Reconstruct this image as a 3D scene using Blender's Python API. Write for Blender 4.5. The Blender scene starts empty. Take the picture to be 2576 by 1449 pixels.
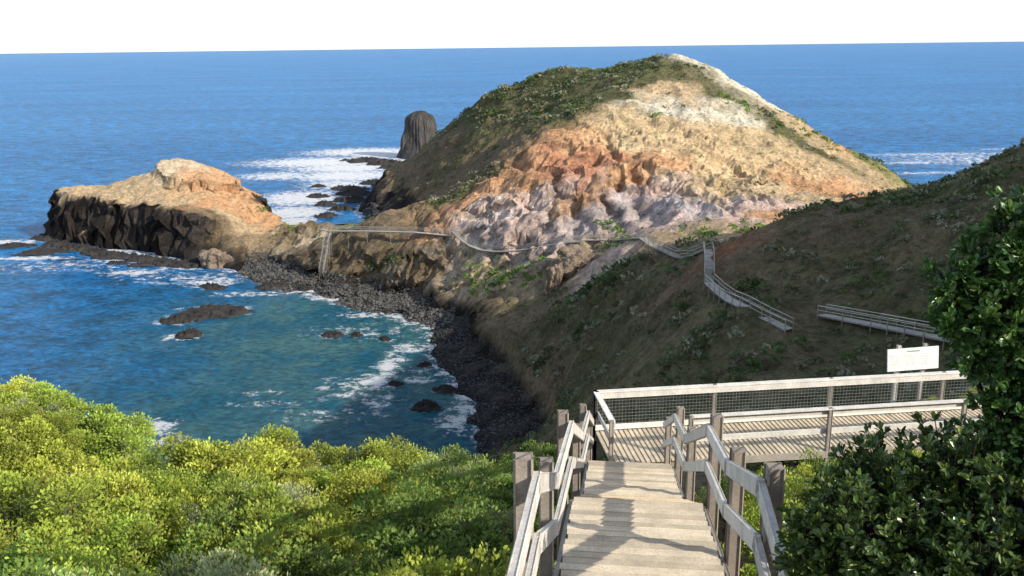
import bpy, math, random
import numpy as np
from mathutils import Vector, Matrix, noise
random.seed(7); rs=np.random.RandomState(11)
scene=bpy.context.scene
COL=scene.collection
# ------------------------------------------------------------------ helpers
T=np.random.RandomState(3).rand(256,256)
def vnoise(x,y):
    xi=np.floor(x).astype(int); yi=np.floor(y).astype(int)
    fx=x-xi; fy=y-yi; fx=fx*fx*(3-2*fx); fy=fy*fy*(3-2*fy)
    a=T[xi&255,yi&255]; b=T[(xi+1)&255,yi&255]; c=T[xi&255,(yi+1)&255]; d=T[(xi+1)&255,(yi+1)&255]
    return (a*(1-fx)+b*fx)*(1-fy)+(c*(1-fx)+d*fx)*fy
def fbm(x,y,o=4):
    s=0;a=.5;x=np.asarray(x,float)+31.7;y=np.asarray(y,float)+17.3
    for i in range(o):
        s=s+a*(vnoise(x,y)-.5)*2; x,y=(x*.8-y*.6)*2.03+9.1,(x*.6+y*.8)*2.03+4.7; a*=.5
    return s
def ridged(x,y,o=3):
    s=0;a=.5;x=np.asarray(x,float)+11.7;y=np.asarray(y,float)+57.3
    for i in range(o):
        s=s+a*(1-np.abs(vnoise(x,y)-.5)*4); x,y=(x*.8-y*.6)*2.03+9.1,(x*.6+y*.8)*2.03+4.7; a*=.5
    return s
def mesh_np(name,V,F,col=None,smooth=False,extra=None):
    V=np.asarray(V,np.float32);F=np.asarray(F,np.int32)
    me=bpy.data.meshes.new(name); me.vertices.add(len(V)); me.vertices.foreach_set('co',V.ravel())
    k=F.shape[1]; me.loops.add(F.size); me.loops.foreach_set('vertex_index',F.ravel())
    me.polygons.add(len(F)); me.polygons.foreach_set('loop_start',np.arange(len(F),dtype=np.int32)*k)
    me.update(calc_edges=True)
    me.polygons.foreach_set('use_smooth',np.full(len(F),bool(smooth)))
    if col is not None:
        c=np.ones((len(V),4),np.float32); c[:,:3]=col
        a=me.color_attributes.new('Col','FLOAT_COLOR','POINT'); a.data.foreach_set('color',c.ravel())
    if extra:
        for kx,vx in extra.items():
            a=me.attributes.new(kx,'FLOAT','POINT'); a.data.foreach_set('value',np.asarray(vx,np.float32))
    return me
def add(name,me,mat=None,label=None,cat=None,kind=None,parent=None,group=None,loc=None):
    ob=bpy.data.objects.new(name,me); COL.objects.link(ob)
    if mat and me is not None and not me.materials: me.materials.append(mat)
    if label: ob['label']=label
    if cat: ob['category']=cat
    if kind: ob['kind']=kind
    if group: ob['group']=group
    if parent: ob.parent=parent
    if loc is not None: ob.location=loc
    return ob
# ------------------------------------------------------------------ materials
def newmat(name):
    m=bpy.data.materials.new(name); m.use_nodes=True; nt=m.node_tree
    for n in list(nt.nodes): nt.nodes.remove(n)
    out=nt.nodes.new('ShaderNodeOutputMaterial'); return m,nt,out
def N(nt,t,**kw):
    n=nt.nodes.new(t)
    for k,v in kw.items():
        if k in n.inputs: n.inputs[k].default_value=v
        else: setattr(n,k,v)
    return n
def mixc(nt,bt,fac,a,b):
    n=nt.nodes.new('ShaderNodeMix'); n.data_type='RGBA'; n.blend_type=bt
    for i,v in ((0,fac),(6,a),(7,b)):
        if isinstance(v,bpy.types.NodeSocket): nt.links.new(v,n.inputs[i])
        else: n.inputs[i].default_value=v if i==0 else (*v,1)
    return n.outputs[2]
def ramp(nt,src,stops):
    r=nt.nodes.new('ShaderNodeValToRGB'); nt.links.new(src,r.inputs[0])
    e=r.color_ramp.elements
    while len(e)<len(stops): e.new(.5)
    for i,(p,c) in enumerate(stops):
        e[i].position=p; e[i].color=(c,c,c,1) if not hasattr(c,'__len__') else (*c,1)
    return r.outputs[0]
def noise_n(nt,scale,detail=6,rough=.6,vec=None,obj=False):
    n=N(nt,'ShaderNodeTexNoise',Scale=scale,Detail=detail,Roughness=rough)
    if vec is None:
        tc=nt.nodes.new('ShaderNodeTexCoord' if obj else 'ShaderNodeNewGeometry'); vec=tc.outputs['Object' if obj else 'Position']
    nt.links.new(vec,n.inputs['Vector']); return n.outputs[0]
def terrain_mat():
    m,nt,out=newmat('terrain_soil_rock')
    a=N(nt,'ShaderNodeAttribute',attribute_name='Col')
    n1=noise_n(nt,.35,8,.65); n2=noise_n(nt,1.1,10,.76); n3=noise_n(nt,6,5,.75)
    c=mixc(nt,'MULTIPLY',1.0,a.outputs['Color'],ramp(nt,n1,[(.3,.82),(.7,1.28)]))
    c=mixc(nt,'MULTIPLY',1.0,c,ramp(nt,n2,[(.36,.55),(.5,1.08),(.64,1.5)]))
    c=mixc(nt,'MULTIPLY',.9,c,ramp(nt,n3,[(.34,.6),(.66,1.45)]))
    p=N(nt,'ShaderNodeBsdfPrincipled',Roughness=.95); p.inputs['Specular IOR Level'].default_value=.12
    nt.links.new(c,p.inputs['Base Color'])
    b1=N(nt,'ShaderNodeBump',Strength=1.0,Distance=1.4); nt.links.new(n2,b1.inputs['Height'])
    b2=N(nt,'ShaderNodeBump',Strength=.9,Distance=.25); nt.links.new(n3,b2.inputs['Height']); nt.links.new(b1.outputs[0],b2.inputs['Normal'])
    nt.links.new(b2.outputs[0],p.inputs['Normal']); nt.links.new(p.outputs[0],out.inputs[0]); return m
def rock_mat(name,c1,c2,scale=1.2,stretch=1):
    m,nt,out=newmat(name)
    g=nt.nodes.new('ShaderNodeTexCoord'); mp=N(nt,'ShaderNodeMapping'); mp.inputs['Scale'].default_value=(1,1,stretch)
    nt.links.new(g.outputs['Object'],mp.inputs[0]); v=mp.outputs[0]
    n1=noise_n(nt,scale*.5,6,.65,v); n2=noise_n(nt,scale*3,6,.7,v)
    c=mixc(nt,'MIX',ramp(nt,n1,[(.35,0),(.65,1)]),c1,c2)
    c=mixc(nt,'MULTIPLY',1,c,ramp(nt,n2,[(.3,.45),(.7,1.35)]))
    p=N(nt,'ShaderNodeBsdfPrincipled',Roughness=.85); nt.links.new(c,p.inputs['Base Color'])
    b=N(nt,'ShaderNodeBump',Strength=1,Distance=.5); nt.links.new(n2,b.inputs['Height'])
    nt.links.new(b.outputs[0],p.inputs['Normal']); nt.links.new(p.outputs[0],out.inputs[0]); return m
def leaf_mat(name,rough=.55,trans=.3,var=.25,spec=.3,hue=.02):
    m,nt,out=newmat(name)
    a=N(nt,'ShaderNodeAttribute',attribute_name='Col'); oi=nt.nodes.new('ShaderNodeObjectInfo')
    hs=nt.nodes.new('ShaderNodeHueSaturation'); mr=N(nt,'ShaderNodeMapRange'); mr.inputs[3].default_value=.5-hue; mr.inputs[4].default_value=.5+hue
    nt.links.new(oi.outputs['Random'],mr.inputs[0]); nt.links.new(mr.outputs[0],hs.inputs['Hue'])
    m2=nt.nodes.new('ShaderNodeMath'); m2.operation='MULTIPLY_ADD'; m2.inputs[1].default_value=var*2; m2.inputs[2].default_value=1-var
    m3=nt.nodes.new('ShaderNodeMath'); m3.operation='FRACT'; m4=nt.nodes.new('ShaderNodeMath'); m4.operation='MULTIPLY'; m4.inputs[1].default_value=7.31
    nt.links.new(oi.outputs['Random'],m4.inputs[0]); nt.links.new(m4.outputs[0],m3.inputs[0]); nt.links.new(m3.outputs[0],m2.inputs[0]); nt.links.new(m2.outputs[0],hs.inputs['Value'])
    nt.links.new(a.outputs['Color'],hs.inputs['Color'])
    p=N(nt,'ShaderNodeBsdfPrincipled',Roughness=rough); p.inputs['Specular IOR Level'].default_value=spec
    nt.links.new(hs.outputs[0],p.inputs['Base Color'])
    t=nt.nodes.new('ShaderNodeBsdfTranslucent'); nt.links.new(hs.outputs[0],t.inputs[0])
    mx=nt.nodes.new('ShaderNodeMixShader'); mx.inputs[0].default_value=trans
    nt.links.new(p.outputs[0],mx.inputs[1]); nt.links.new(t.outputs[0],mx.inputs[2]); nt.links.new(mx.outputs[0],out.inputs[0]); return m
def wood_mat(name,tint=(1,1,1)):
    m,nt,out=newmat(name)
    a=N(nt,'ShaderNodeAttribute',attribute_name='Col')
    g=nt.nodes.new('ShaderNodeTexCoord'); n1=noise_n(nt,3,6,.7,g.outputs['Object']); n2=noise_n(nt,40,4,.7,g.outputs['Object'])
    c=mixc(nt,'MULTIPLY',1,a.outputs['Color'],ramp(nt,n1,[(.3,.74),(.7,1.15)])); c=mixc(nt,'MULTIPLY',1,c,ramp(nt,n2,[(.3,.75),(.7,1.12)]))
    c=mixc(nt,'MULTIPLY',1,c,tint)
    p=N(nt,'ShaderNodeBsdfPrincipled',Roughness=.8); p.inputs['Specular IOR Level'].default_value=.2; nt.links.new(c,p.inputs['Base Color'])
    b=N(nt,'ShaderNodeBump',Strength=.4,Distance=.01); nt.links.new(n2,b.inputs['Height']); nt.links.new(b.outputs[0],p.inputs['Normal'])
    nt.links.new(p.outputs[0],out.inputs[0]); return m
def plain(name,c,r=.7):
    m,nt,out=newmat(name); n=noise_n(nt,12,4,.6)
    cc=mixc(nt,'MULTIPLY',1,c,ramp(nt,n,[(.3,.85),(.7,1.08)]))
    p=N(nt,'ShaderNodeBsdfPrincipled',Roughness=r); nt.links.new(cc,p.inputs['Base Color']); nt.links.new(p.outputs[0],out.inputs[0]); return m
M_ter=terrain_mat(); M_bas=rock_mat('basalt_rock',(.022,.021,.023),(.06,.05,.042)); M_tan=rock_mat('tan_rock',(.38,.29,.2),(.2,.14,.10),.6)
M_leaf=leaf_mat('coastal_leaf',.55,.36,.22,.3,.014); M_gloss=leaf_mat('glossy_leaf',.3,.24,.05,.55); M_scrub=leaf_mat('scrub_leaf',.7,.2,.0,.1)
M_wood=wood_mat('weathered_wood'); M_bark=rock_mat('bark',(.07,.055,.04),(.12,.10,.075),4)
# ------------------------------------------------------------------ terrain control points (x east, y seaward, z metres above sea)
P=[(0,-20,58),(0,0,52.8),(.7,3.4,49.8),(-2,4,49.3),(-5,5,48.6),(2,6,48.6),(0,8,47.9),(2,13,46.0),(3,20,43.6),(8,20,43.8),(14,24,44),(3,26,41.5),(-10,20,43.6),(-8,27,41.2),(-20,32,40.9),(-15,15,45.8),(-25,22,44.6),(-40,34,40.5),
(-60,40,34),(-8,8,47.9),(8,6,49.5),(8,12,47.5),(15,12,48),(20,0,53),(30,-20,64),(-40,0,52),(-100,0,45),(-100,50,25),(-160,0,40),
(-10,45,28),(-10,70,13),(3,50,27),(3,80,12),(10,60,26),(-40,60,20),(-2,100,6),(20,50,32),(28,45,37),(15,35,38),(-60,80,8),
(17.5,90,24.5),(21,73,27.5),(11,109,14),(10,98,15),(27.4,67,29),(22.5,83,29.6),(26,80,28.8),(33.5,78.5,29.4),(36.5,70.5,30.2),(31,86.5,29.2),(42,60,34),(50,70,41),(60,90,47),
(22,98.6,28.2),(25,107,30),(38,104,35.4),(50,106,38.4),(63.5,110,41.6),(90,110,56),(120,90,80),(90,70,71),(60,60,54),(80,40,72),(120,40,84),(60,20,64),(60,-10,70),(100,0,78),(160,60,84),(180,0,84),  # unseen hills off-frame to the right, raised to shade the slope
(26.2,117,26.8),(45,130,27),(65,140,27),(90,150,26),(130,150,22),(80,175,21),(110,200,15),(130,225,7),(110,235,13),(180,120,30),
(53,287,52.2),(14.6,300,46.8),(-7.7,305,39.5),(-22,320,28.8),(-37,345,14),(41.5,270,45.6),(23.8,255,40.2),(7.6,238,32.6),(1.2,228,27.5),(-10.5,216,20.3),(-20.5,206,14.5),
(-10,260,21),(-22,260,12.5),(-33,255,6.5),(13.5,275,36.4),(-4.7,280,28.5),(31.8,290,47.0),(46,255,39.7),(30,215,28.9),(10.3,205,25.2),(1,193,20.6),(18,187,21.6),(33.6,180,23.2),(52,205,26),(64,235,32.2),
(63.5,285,47.4),(75,280,40.3),(86.5,275,32.8),(98,272,25.4),(109.6,268,19.8),(115,262,16.5),(125,255,9),(73.5,200,21.7),(50,165,23.6),(34.8,140,24.3),
(50,330,38),(60,370,18),(20,350,25),(0,400,8),(-30,380,8),(90,330,18),(105,300,16),(125,300,6),(-42,300,6),(-30,330,19),(-35,275,6),
(-143,272,13.5),(-130,266,14),(-115,258,14.3),(-98,246,13.5),(-85,238,11),(-108,271,20.4),(-116,270,18.2),(-98,270,19.2),(-91,270,16.6),(-124,273,16.5),(-135,282,14),(-84,262,13),(-79,262,10),(-81,245,10.5),(-97,258,15),(-100,283,18),(-120,290,13),(-86,285,11),
(-58,243,8),(-43,222,10),(-64,232,5.5),(-69,250,6),(-52,213,4),(-47,236,8),(-40,245,6),(-68,224,2),(-45,206,3.2),(-33,195,3),(-40,200,2.6),(-20,186,4),(-15,175,3),(-8,160,3),(-2.4,130,3),(6,117,5),
(-22,198.5,12.9),(-32,206,12.2),(-38,211,11),(-10,188,11),(0,180,12.5),(.9,162,8.5),(7.3,140,12),(-6.6,186,13),(9,176,16.3),(18.5,174,18),(23.8,157,20.5),(25.2,136,22.6),(12,163,13.5),(17,116,21.5),(18,150,17)]
def hs_(x,y): return -75+(x+75)*.885 if (x<-75 and 225<y<306) else x
P=[(hs_(x,y),y,z) for x,y,z in P]
P=np.array(P,float)
C2=3.0**2
def solve():
    n=len(P); d2=((P[:,None,:2]-P[None,:,:2])**2).sum(2)
    A=np.zeros((n+3,n+3)); A[:n,:n]=-np.sqrt(d2+C2)+np.eye(n)*.15
    Q=np.c_[np.ones(n),P[:,:2]/100]; A[:n,n:]=Q; A[n:,:n]=Q.T
    return np.linalg.solve(A,np.r_[P[:,2],0,0,0])
Wt=solve()
def rbf(x,y):
    s=Wt[-3]+Wt[-2]*x/100+Wt[-1]*y/100
    for i in range(len(P)):
        s=s-Wt[i]*np.sqrt((x-P[i,0])**2+(y-P[i,1])**2+C2)
    return s
COAST=[(-260,40,.6),(-120,78,.6),(-60,96,.6),(-20,106,.5),(-3,113,.3),(-4.6,122,.25),(-9,140,.22),(-14.8,158,.2),(-16,172,.3),(-32,187,.2),(-47,198,.2),(-68,219,.2),(-80,230,.8),(-98,239,3.2),(-120,249,3.6),(-143,262,3.6),(-151,272,3),(-147,290,3),(-125,300,3),(-100,300,3),(-88,296,3),(-78,284,3),(-70,266,1.8),(-54,256,1),(-42,270,.8),(-47,290,.9),(-55,312,1.2),(-50,335,1.6),(-47,360,2.2),(-46,385,2.2),(-47,407,2),(-60,440,.5),(-62,460,.5),(-45,475,.5),(-30,460,1),(0,440,1),(40,420,1),(90,390,1),(125,350,1),(140,300,1),(146,265,1),(140,235,.6),(150,200,.6),(190,170,.6),(300,150,.6),(400,150,.6),(400,-300,.6),(-260,-300,.6)]
COAST=[(hs_(x,y),y,k) for x,y,k in COAST]
CO=np.array(COAST,float)
def sdist(x,y):
    ins=np.zeros(x.shape,bool); d=np.full(x.shape,1e9); n=len(CO)
    for i in range(n):
        ax,ay=CO[i,:2]; bx,by=CO[(i+1)%n,:2]
        t=np.clip(((x-ax)*(bx-ax)+(y-ay)*(by-ay))/((bx-ax)**2+(by-ay)**2),0,1)
        d=np.minimum(d,(x-ax-t*(bx-ax))**2+(y-ay-t*(by-ay))**2)
        if ay!=by:
            c=((ay>y)!=(by>y))&(x<(bx-ax)*(y-ay)/(by-ay)+ax); ins^=c
    return np.where(ins,1,-1)*np.sqrt(d)
def kslope(x,y):
    s=0;w=0
    for c in CO:
        ww=1/((x-c[0])**2+(y-c[1])**2+9)**2; s=s+ww*c[2]; w=w+ww
    return s/w
def height(x,y,full=False):
    x=np.asarray(x,float);y=np.asarray(y,float)
    b=rbf(x,y); far=np.clip((y-36)/50,0,1)
    rock=np.clip((y-150)/20,0,1)
    hillf=np.exp(-(((x-25)/48)**2+((y-202)/38)**2))
    ledge=np.exp(-(((x-2)/24)**2+((y-178)/16)**2))+.8*np.exp(-(((x+58)/16)**2+((y-240)/14)**2))
    n=fbm(x/16,y/16,4)*2.0+fbm(x/4,y/4,4)*1.0
    n=n*(.12+.88*far)*np.where((y>60),1,.6)
    wxx=x+fbm(x/9,y/9,3)*5; wyy=y+fbm(x/9+7,y/9+3,3)*5
    gul=ridged(wxx/7+wyy/34,wyy/26-wxx/50,4)
    n=n+hillf*(-np.abs(gul-.15)*4.6+1.4)+rock*(ridged(wxx/7,wyy/7,4)-.3)*1.0
    bank=np.exp(-(((x-10)/14)**2+((y-122)/34)**2))
    n=n+bank*(ridged(wxx/14,wyy/5,5)-.2)*3.2
    n=n+ledge*(ridged(x/5,y/5,5)-.25)*3.2
    el_=((x+95.5)/12)**2+((y-270)/9)**2+fbm(x/5,y/5,3)*.4
    n=n+np.clip((1.1-el_)/.12,0,1)*(2.2)
    h=b+n
    sd=sdist(x,y); k=kslope(x,y)
    kc=np.clip(k/3,0,1)
    sdw=sd+fbm(x/9,y/9,3)*3.0+kc*(ridged(x/5,y/5,5)*1.0+fbm(x/8,y/8,5)*3.5)
    cl=sdw*k+.2+np.clip(fbm(x/3,y/3,3)*.5,-.3,.6)+np.clip(sd+fbm(x/6,y/6,3)*4-8,0,None)*1.3
    h=np.minimum(h,cl)
    h=np.maximum(h,-3.5)
    if full: return h,sd,k
    return h
STEP=.66
gx=np.arange(-156,212,STEP); gy=np.arange(-36,482,STEP)
X,Y=np.meshgrid(gx,gy); Hh,SD,K=height(X,Y,True)
dzy,dzx=np.gradient(Hh,STEP); SL=np.sqrt(dzx**2+dzy**2)
olive=(.165,.15,.075);olived=(.13,.13,.06);brown=(.24,.18,.11);tan=(.64,.47,.28);gold=(.72,.53,.30);orange=(.74,.42,.22);red=(.60,.28,.16)
pink=(.75,.56,.47);lilac=(.66,.56,.53);cream=(.86,.77,.60);green=(.18,.22,.07);sand=(.80,.64,.44);basalt=(.045,.040,.038)
CP=[(58,287,cream),(66,283,cream),(78,278,cream),(88,274,tan),(98,271,orange),(110,267,green),(48,262,tan),(46,250,cream),(35,238,gold),(64,240,gold),(78,250,olive),(88,258,tan),(56,268,olive),(64,225,gold),(52,210,gold),(75,205,orange),(60,190,tan),(50,165,orange),(66,170,tan),(50,230,gold),(42,222,gold),(58,252,cream),
(30,222,gold),(20,222,orange),(12,216,red),(22,212,red),(33,206,orange),(2,206,orange),(10,198,pink),(42,190,gold),(1,190,pink),(18,192,orange),(22,184,lilac),(33,180,lilac),(8,184,pink),(-8,205,orange),(-2,214,orange),(-15,208,red),(27,170,pink),(36,160,pink),(38,152,tan),(15,178,lilac),(5,212,red),(-5,198,pink),(28,200,orange),(44,178,pink),(40,200,gold),(-9,196,pink),(-14,202,orange),(-4,190,lilac),(14,206,red),(30,192,pink),
(13,275,olived),(-5,280,olive),(32,288,olived),(15,300,olived),(-8,305,olived),(-10,260,brown),(-22,262,brown),(-33,255,brown),(-30,300,brown),(0,240,brown),(-10,232,brown),(43,272,olived),(28,262,olived),(12,245,olive),(30,330,olive),(5,262,brown),(-14,222,olive),(0,270,brown),  # left flank: scrub and bare soil, tinted darker to paint its shade
(38,96,brown),(50,100,olive),(17,116,olive),(7,140,olive),(50,120,olive),(22,85,olive),(27,70,olive),(20,125,olive),(11,109,olive),(27,104,brown),(33,88,olive),(5,155,brown),(40,80,olive),(70,110,olive),(45,104,olive),(14,100,olive),(30,115,olive),(24,132,brown),(38,135,olive),(60,135,olive),(33,98,olive),(4,128,brown),(12,130,olive),
(9,165,olive),(2,174,tan),(-8,178,tan),(-10,188,tan),(-22,196,brown),(-32,206,brown),(12,168,tan),(20,160,pink),(-2,165,brown),
(-140,270,tan),(-130,268,tan),(-115,262,tan),(-98,250,tan),(-90,270,orange),(-85,262,orange),(-80,252,orange),(-103,271,sand),(-95,268,sand),(-110,272,sand),(-76,262,orange),(-74,245,tan),(-60,240,brown),(-47,230,sand),(-45,222,brown),(-84,240,brown),(-100,285,tan),(-122,256,tan),(-99,263,orange),
(0,20,brown),(-15,25,sand),(10,15,brown),(15,35,olived),(0,50,olived),(0,80,olived),(-40,60,olive),(60,40,olive),(10,60,olived),(100,150,olive),(120,200,tan)]
wx=X+fbm(X/12,Y/12,5)*13; wy=Y+fbm(X/12+50,Y/12+9,5)*13
cs=np.zeros(X.shape+(3,)); cw=np.zeros(X.shape)
for (px,py,c) in CP:
    w=1/((wx-hs_(px,py))**2+(wy-py)**2+16)**2.5; cw+=w; cs+=w[...,None]*np.array(c)
Cc=cs/cw[...,None]
def lerp(a,b,f): return a*(1-f[...,None])+np.array(b)*f[...,None]
g=np.clip((fbm(X/7,Y/7,5)-.2)*6,0,1)*np.clip((Y-40)/30,0,1)*np.clip(1-np.exp(-(((X-22)/28)**2+((Y-200)/24)**2))*1.4,0,1)*(X>-60)
Cc=lerp(Cc,olive,g*.35)
Cc=lerp(Cc,(.38,.16,.085),.85*np.exp(-(((X-26.5)/4.5)**2+((Y-105)/3.5)**2)))
pb=np.clip((fbm(X/5+3,Y/5,5)-.05)*5,0,1)*np.clip((Y-60)/15,0,1)*np.clip((158-Y)/10,0,1)*(Hh>4)
Cc=lerp(Cc,(.34,.26,.16),pb*.35)
hf=np.exp(-(((X-20)/42)**2+((Y-200)/32)**2))
bed=fbm((Hh+X*.22)*.9+fbm(X/9,Y/9,3)*1.5,X/40,4)
Cc=Cc*(1+np.clip(bed*1.1,-.3,.3)*hf)[...,None]
st=np.clip(fbm(wx/3+wy/9,wy/14,4)*2.4,-1,1)*hf
Cc=Cc*(1+.2*st)[...,None]
sl_=np.clip(ridged(wx/5+wy/20,wy/8,5)*2.4-.8,0,1)*np.exp(-(((X-6)/34)**2+((Y-188)/15)**2))
Cc=lerp(Cc,(.82,.72,.66),sl_*.75)
gl=np.clip(fbm(wx/4+wy/25,wy/16,5)*3-.5,0,1)*hf
Cc=lerp(Cc,(.50,.23,.12),gl*.35)
rk=np.clip((SL-.8)*2,0,1)*(Y>60)*(Hh>5)
Cc=Cc*(1-.22*rk)[...,None]
bas=np.clip((SL-.8)*2.5,0,1)*np.clip((K-.9)*1.5,0,1)*(Hh<14+fbm(X/5,Y/5,3)*3)  # basalt rock, spread wider so its dark colour carries cliff shade too
bas=np.maximum(bas,np.clip((4.2+fbm(X/6,Y/6,3)*3-Hh)/1.6,0,1)*np.clip((Y-85)/10,0,1))
bas=np.maximum(bas,((X<-20)&(Y>250)&(X>-62)&(Hh<9+fbm(X/6,Y/6,3)*5)).astype(float))
basc=np.array(basalt)*(1+np.clip(fbm(X/3,Y/3,4)*1.6,-.5,.9))[...,None]*np.array([1.1,1,.9])
bas=np.clip(bas,0,1)[...,None]; Cc=Cc*(1-bas)+basc*bas
Cc=lerp(Cc,(.025,.024,.026),np.clip((.9-Hh)/.6,0,1)*(Y>85))
Cc=np.clip(Cc,.015,.9)
amt=np.clip((SL-.8)/1.2,0,1)*np.clip((Y-150)/20,0,1)*(Hh>0)*(Hh<25)
XD=X+amt*fbm(X/3.5+Hh/1.6,Y/3.5-Hh/2.1,4)*3.6; YD=Y+amt*fbm(X/3.5-Hh/1.8+20,Y/3.5+Hh/1.6,4)*3.6
ny,nx=X.shape
idx=np.arange(nx*ny).reshape(ny,nx)
F=np.stack([idx[:-1,:-1],idx[:-1,1:],idx[1:,1:],idx[1:,:-1]],-1).reshape(-1,4)
V=np.stack([XD,YD,Hh],-1).reshape(-1,3); CV=Cc.reshape(-1,3)
zmax=V[F,2].max(1); fc=V[F].mean(1)
keep=zmax>-1.0; F=F[keep]; fc=fc[keep]
hd=(fc[:,0]<-56)&(fc[:,1]>212); hl=(~hd)&(fc[:,1]>190+np.where(fc[:,0]>30,-35,0)); gr=~(hd|hl)
def part(mask,name,label,cat,sm=True):
    f=F[mask]; u,inv=np.unique(f,return_inverse=True); 
    me=mesh_np(name,V[u],inv.reshape(-1,4),CV[u],smooth=sm)
    add(name,me,M_ter,label,cat,'structure')
part(hd,'headland','flat-topped basalt headland with orange soil cap in the sea','headland',False)
part(hl,'hill','conical eroded hill with orange, pink and scrubby slopes','hill',False)
part(gr,'ground','scrub covered coastal slopes falling to a dark pebble beach','ground')
# ------------------------------------------------------------------ sea
SR=[(-64,184,6.5,2.2,1.3),(-70,180,3.5,1.6,.8),(-65,169,2.2,1.2,.8),(-36,168,2.0,1,.5),(-31,168,1.0,.7,.4),(-25,165,1.0,.6,.4),(-14,131,2.0,1.0,.6),(-20,141,1.2,.7,.4),(-11,138,2.0,.9,.5),(-16,150,1.2,.6,.4),(-57,206,4.5,1.5,.7),(-50,204,3,1.2,.6),(-72,206,3,1.2,.6),
(-92,231,4,1.8,.9),(-101,236,4,1.6,1),(-110,240,5,1.8,1),(-118,245,4,1.6,1),(-126,250,5,2,1.1),(-134,256,4,2,1),(-141,266,5,2,.9),(-134,247,6,2,.7),(-86,229,4,2,1),(-146,256,5,2,.6),(-98,230,4,1.2,.6),(-106,232,3,1,.5),
(-72,450,12,4,1.2),(-62,440,8,4,1.3),(-58,425,5,3,1.1),(-66,358,7,3,1.1),(-60,345,7,3,1.2),(-74,340,4,2,.8),(-60,330,6,3,1.1),(-68,322,3.5,2,.8),(-60,312,4,2,1),(-80,366,3,1.5,.6),(-56,372,6,3,1.2),(-63,298,3,2,.9)]
def lines(a,b,st,lo,hi):
    m=list(np.arange(a,b,st)); s=st; v=m[-1]
    while v<hi: s*=1.16; v+=s; m.append(v)
    s=st; v=m[0]; pre=[]
    while v>lo: s*=1.16; v-=s; pre.append(v)
    return np.array(pre[::-1]+m)
sx=lines(-200,260,1.2,-60000,60000); sy=lines(96,540,1.2,-400,70000)
SX,SY=np.meshgrid(sx,sy)
near=(np.abs(SX)<400)&(SY<700)&(SY>0)
sdv=np.full(SX.shape,-500.); sdv[near]=sdist(SX[near],SY[near])
out=-sdv
foam=np.clip(1-(out-0)/5,0,1)*.68*(SY>90)
FB=[(-97,222,10,5,.8),(-86,226,10,4,.6),(-134,240,16,3,.9),(-154,262,16,4,.9),(-110,236,14,3,.6),(-74,211,8,6,.8),(-71,180,5,4,.85),(-64,188,9,3,.65),(-60,200,16,3,.6),(-22,150,3.5,8,.8),(-20,160,4,5,.7),(-24,142,4,6,.78),(-22,134,4,4,.68),(-16,144,4,5,.6),(-32,182,9,3,.65),(-9,126,4,7,.7),(-57,124,7,4,.9),(-62,128,3,2,.8),(-50,119,5,2.5,.7),(-73,188,2,1.5,.7),(-40,133,10,2,.46),(-43,138,9,2,.46),(-66,168,5,3,.68),(-26,140,12,10,.46),(-30,170,18,8,.44),(-80,215,25,10,.5),(-120,230,40,12,.46),(-28,128,14,5,.45),
(-92,448,48,26,.98),(-80,492,42,26,.9),(-66,478,26,22,.98),(-78,425,34,22,.98),(-74,398,30,22,1.0),(-72,372,20,18,.85),(-80,338,20,22,1.0),(-76,306,16,16,1.0),(-104,400,26,18,.8),(-98,325,12,16,.78),(-72,290,9,10,.95),
(215,452,60,8,.62),(190,420,30,8,.62),(240,400,50,7,.62),(180,385,30,6,.6),(170,300,20,30,.6),(280,470,50,8,.62),(230,430,80,40,.54)]
FB+=[(x,y,a*1.1+1,b*1.1+.8,.64) for (x,y,a,b,c) in SR]
for (fx,fy,rx,ry,s) in FB:
    foam=np.maximum(foam,s*np.exp(-(((SX-fx)/rx)**2+((SY-fy)/ry)**2)))
shal=np.clip(1-(out)/75,0,1)*np.exp(-(((SX+42)/60)**2+((SY-142)/60)**2))
shal=np.clip(shal*1.9,0,1)
ny,nx=SX.shape; idx=np.arange(nx*ny).reshape(ny,nx)
SF=np.stack([idx[:-1,:-1],idx[:-1,1:],idx[1:,1:],idx[1:,:-1]],-1).reshape(-1,4)
SZ=np.zeros(SX.shape); 
SZ[near]=fbm(SX[near]/6,SY[near]/3.5,3)*.22
sme=mesh_np('sea',np.stack([SX,SY,SZ],-1).reshape(-1,3),SF,None,True,{'foam':foam.ravel(),'shallow':shal.ravel()})
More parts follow.
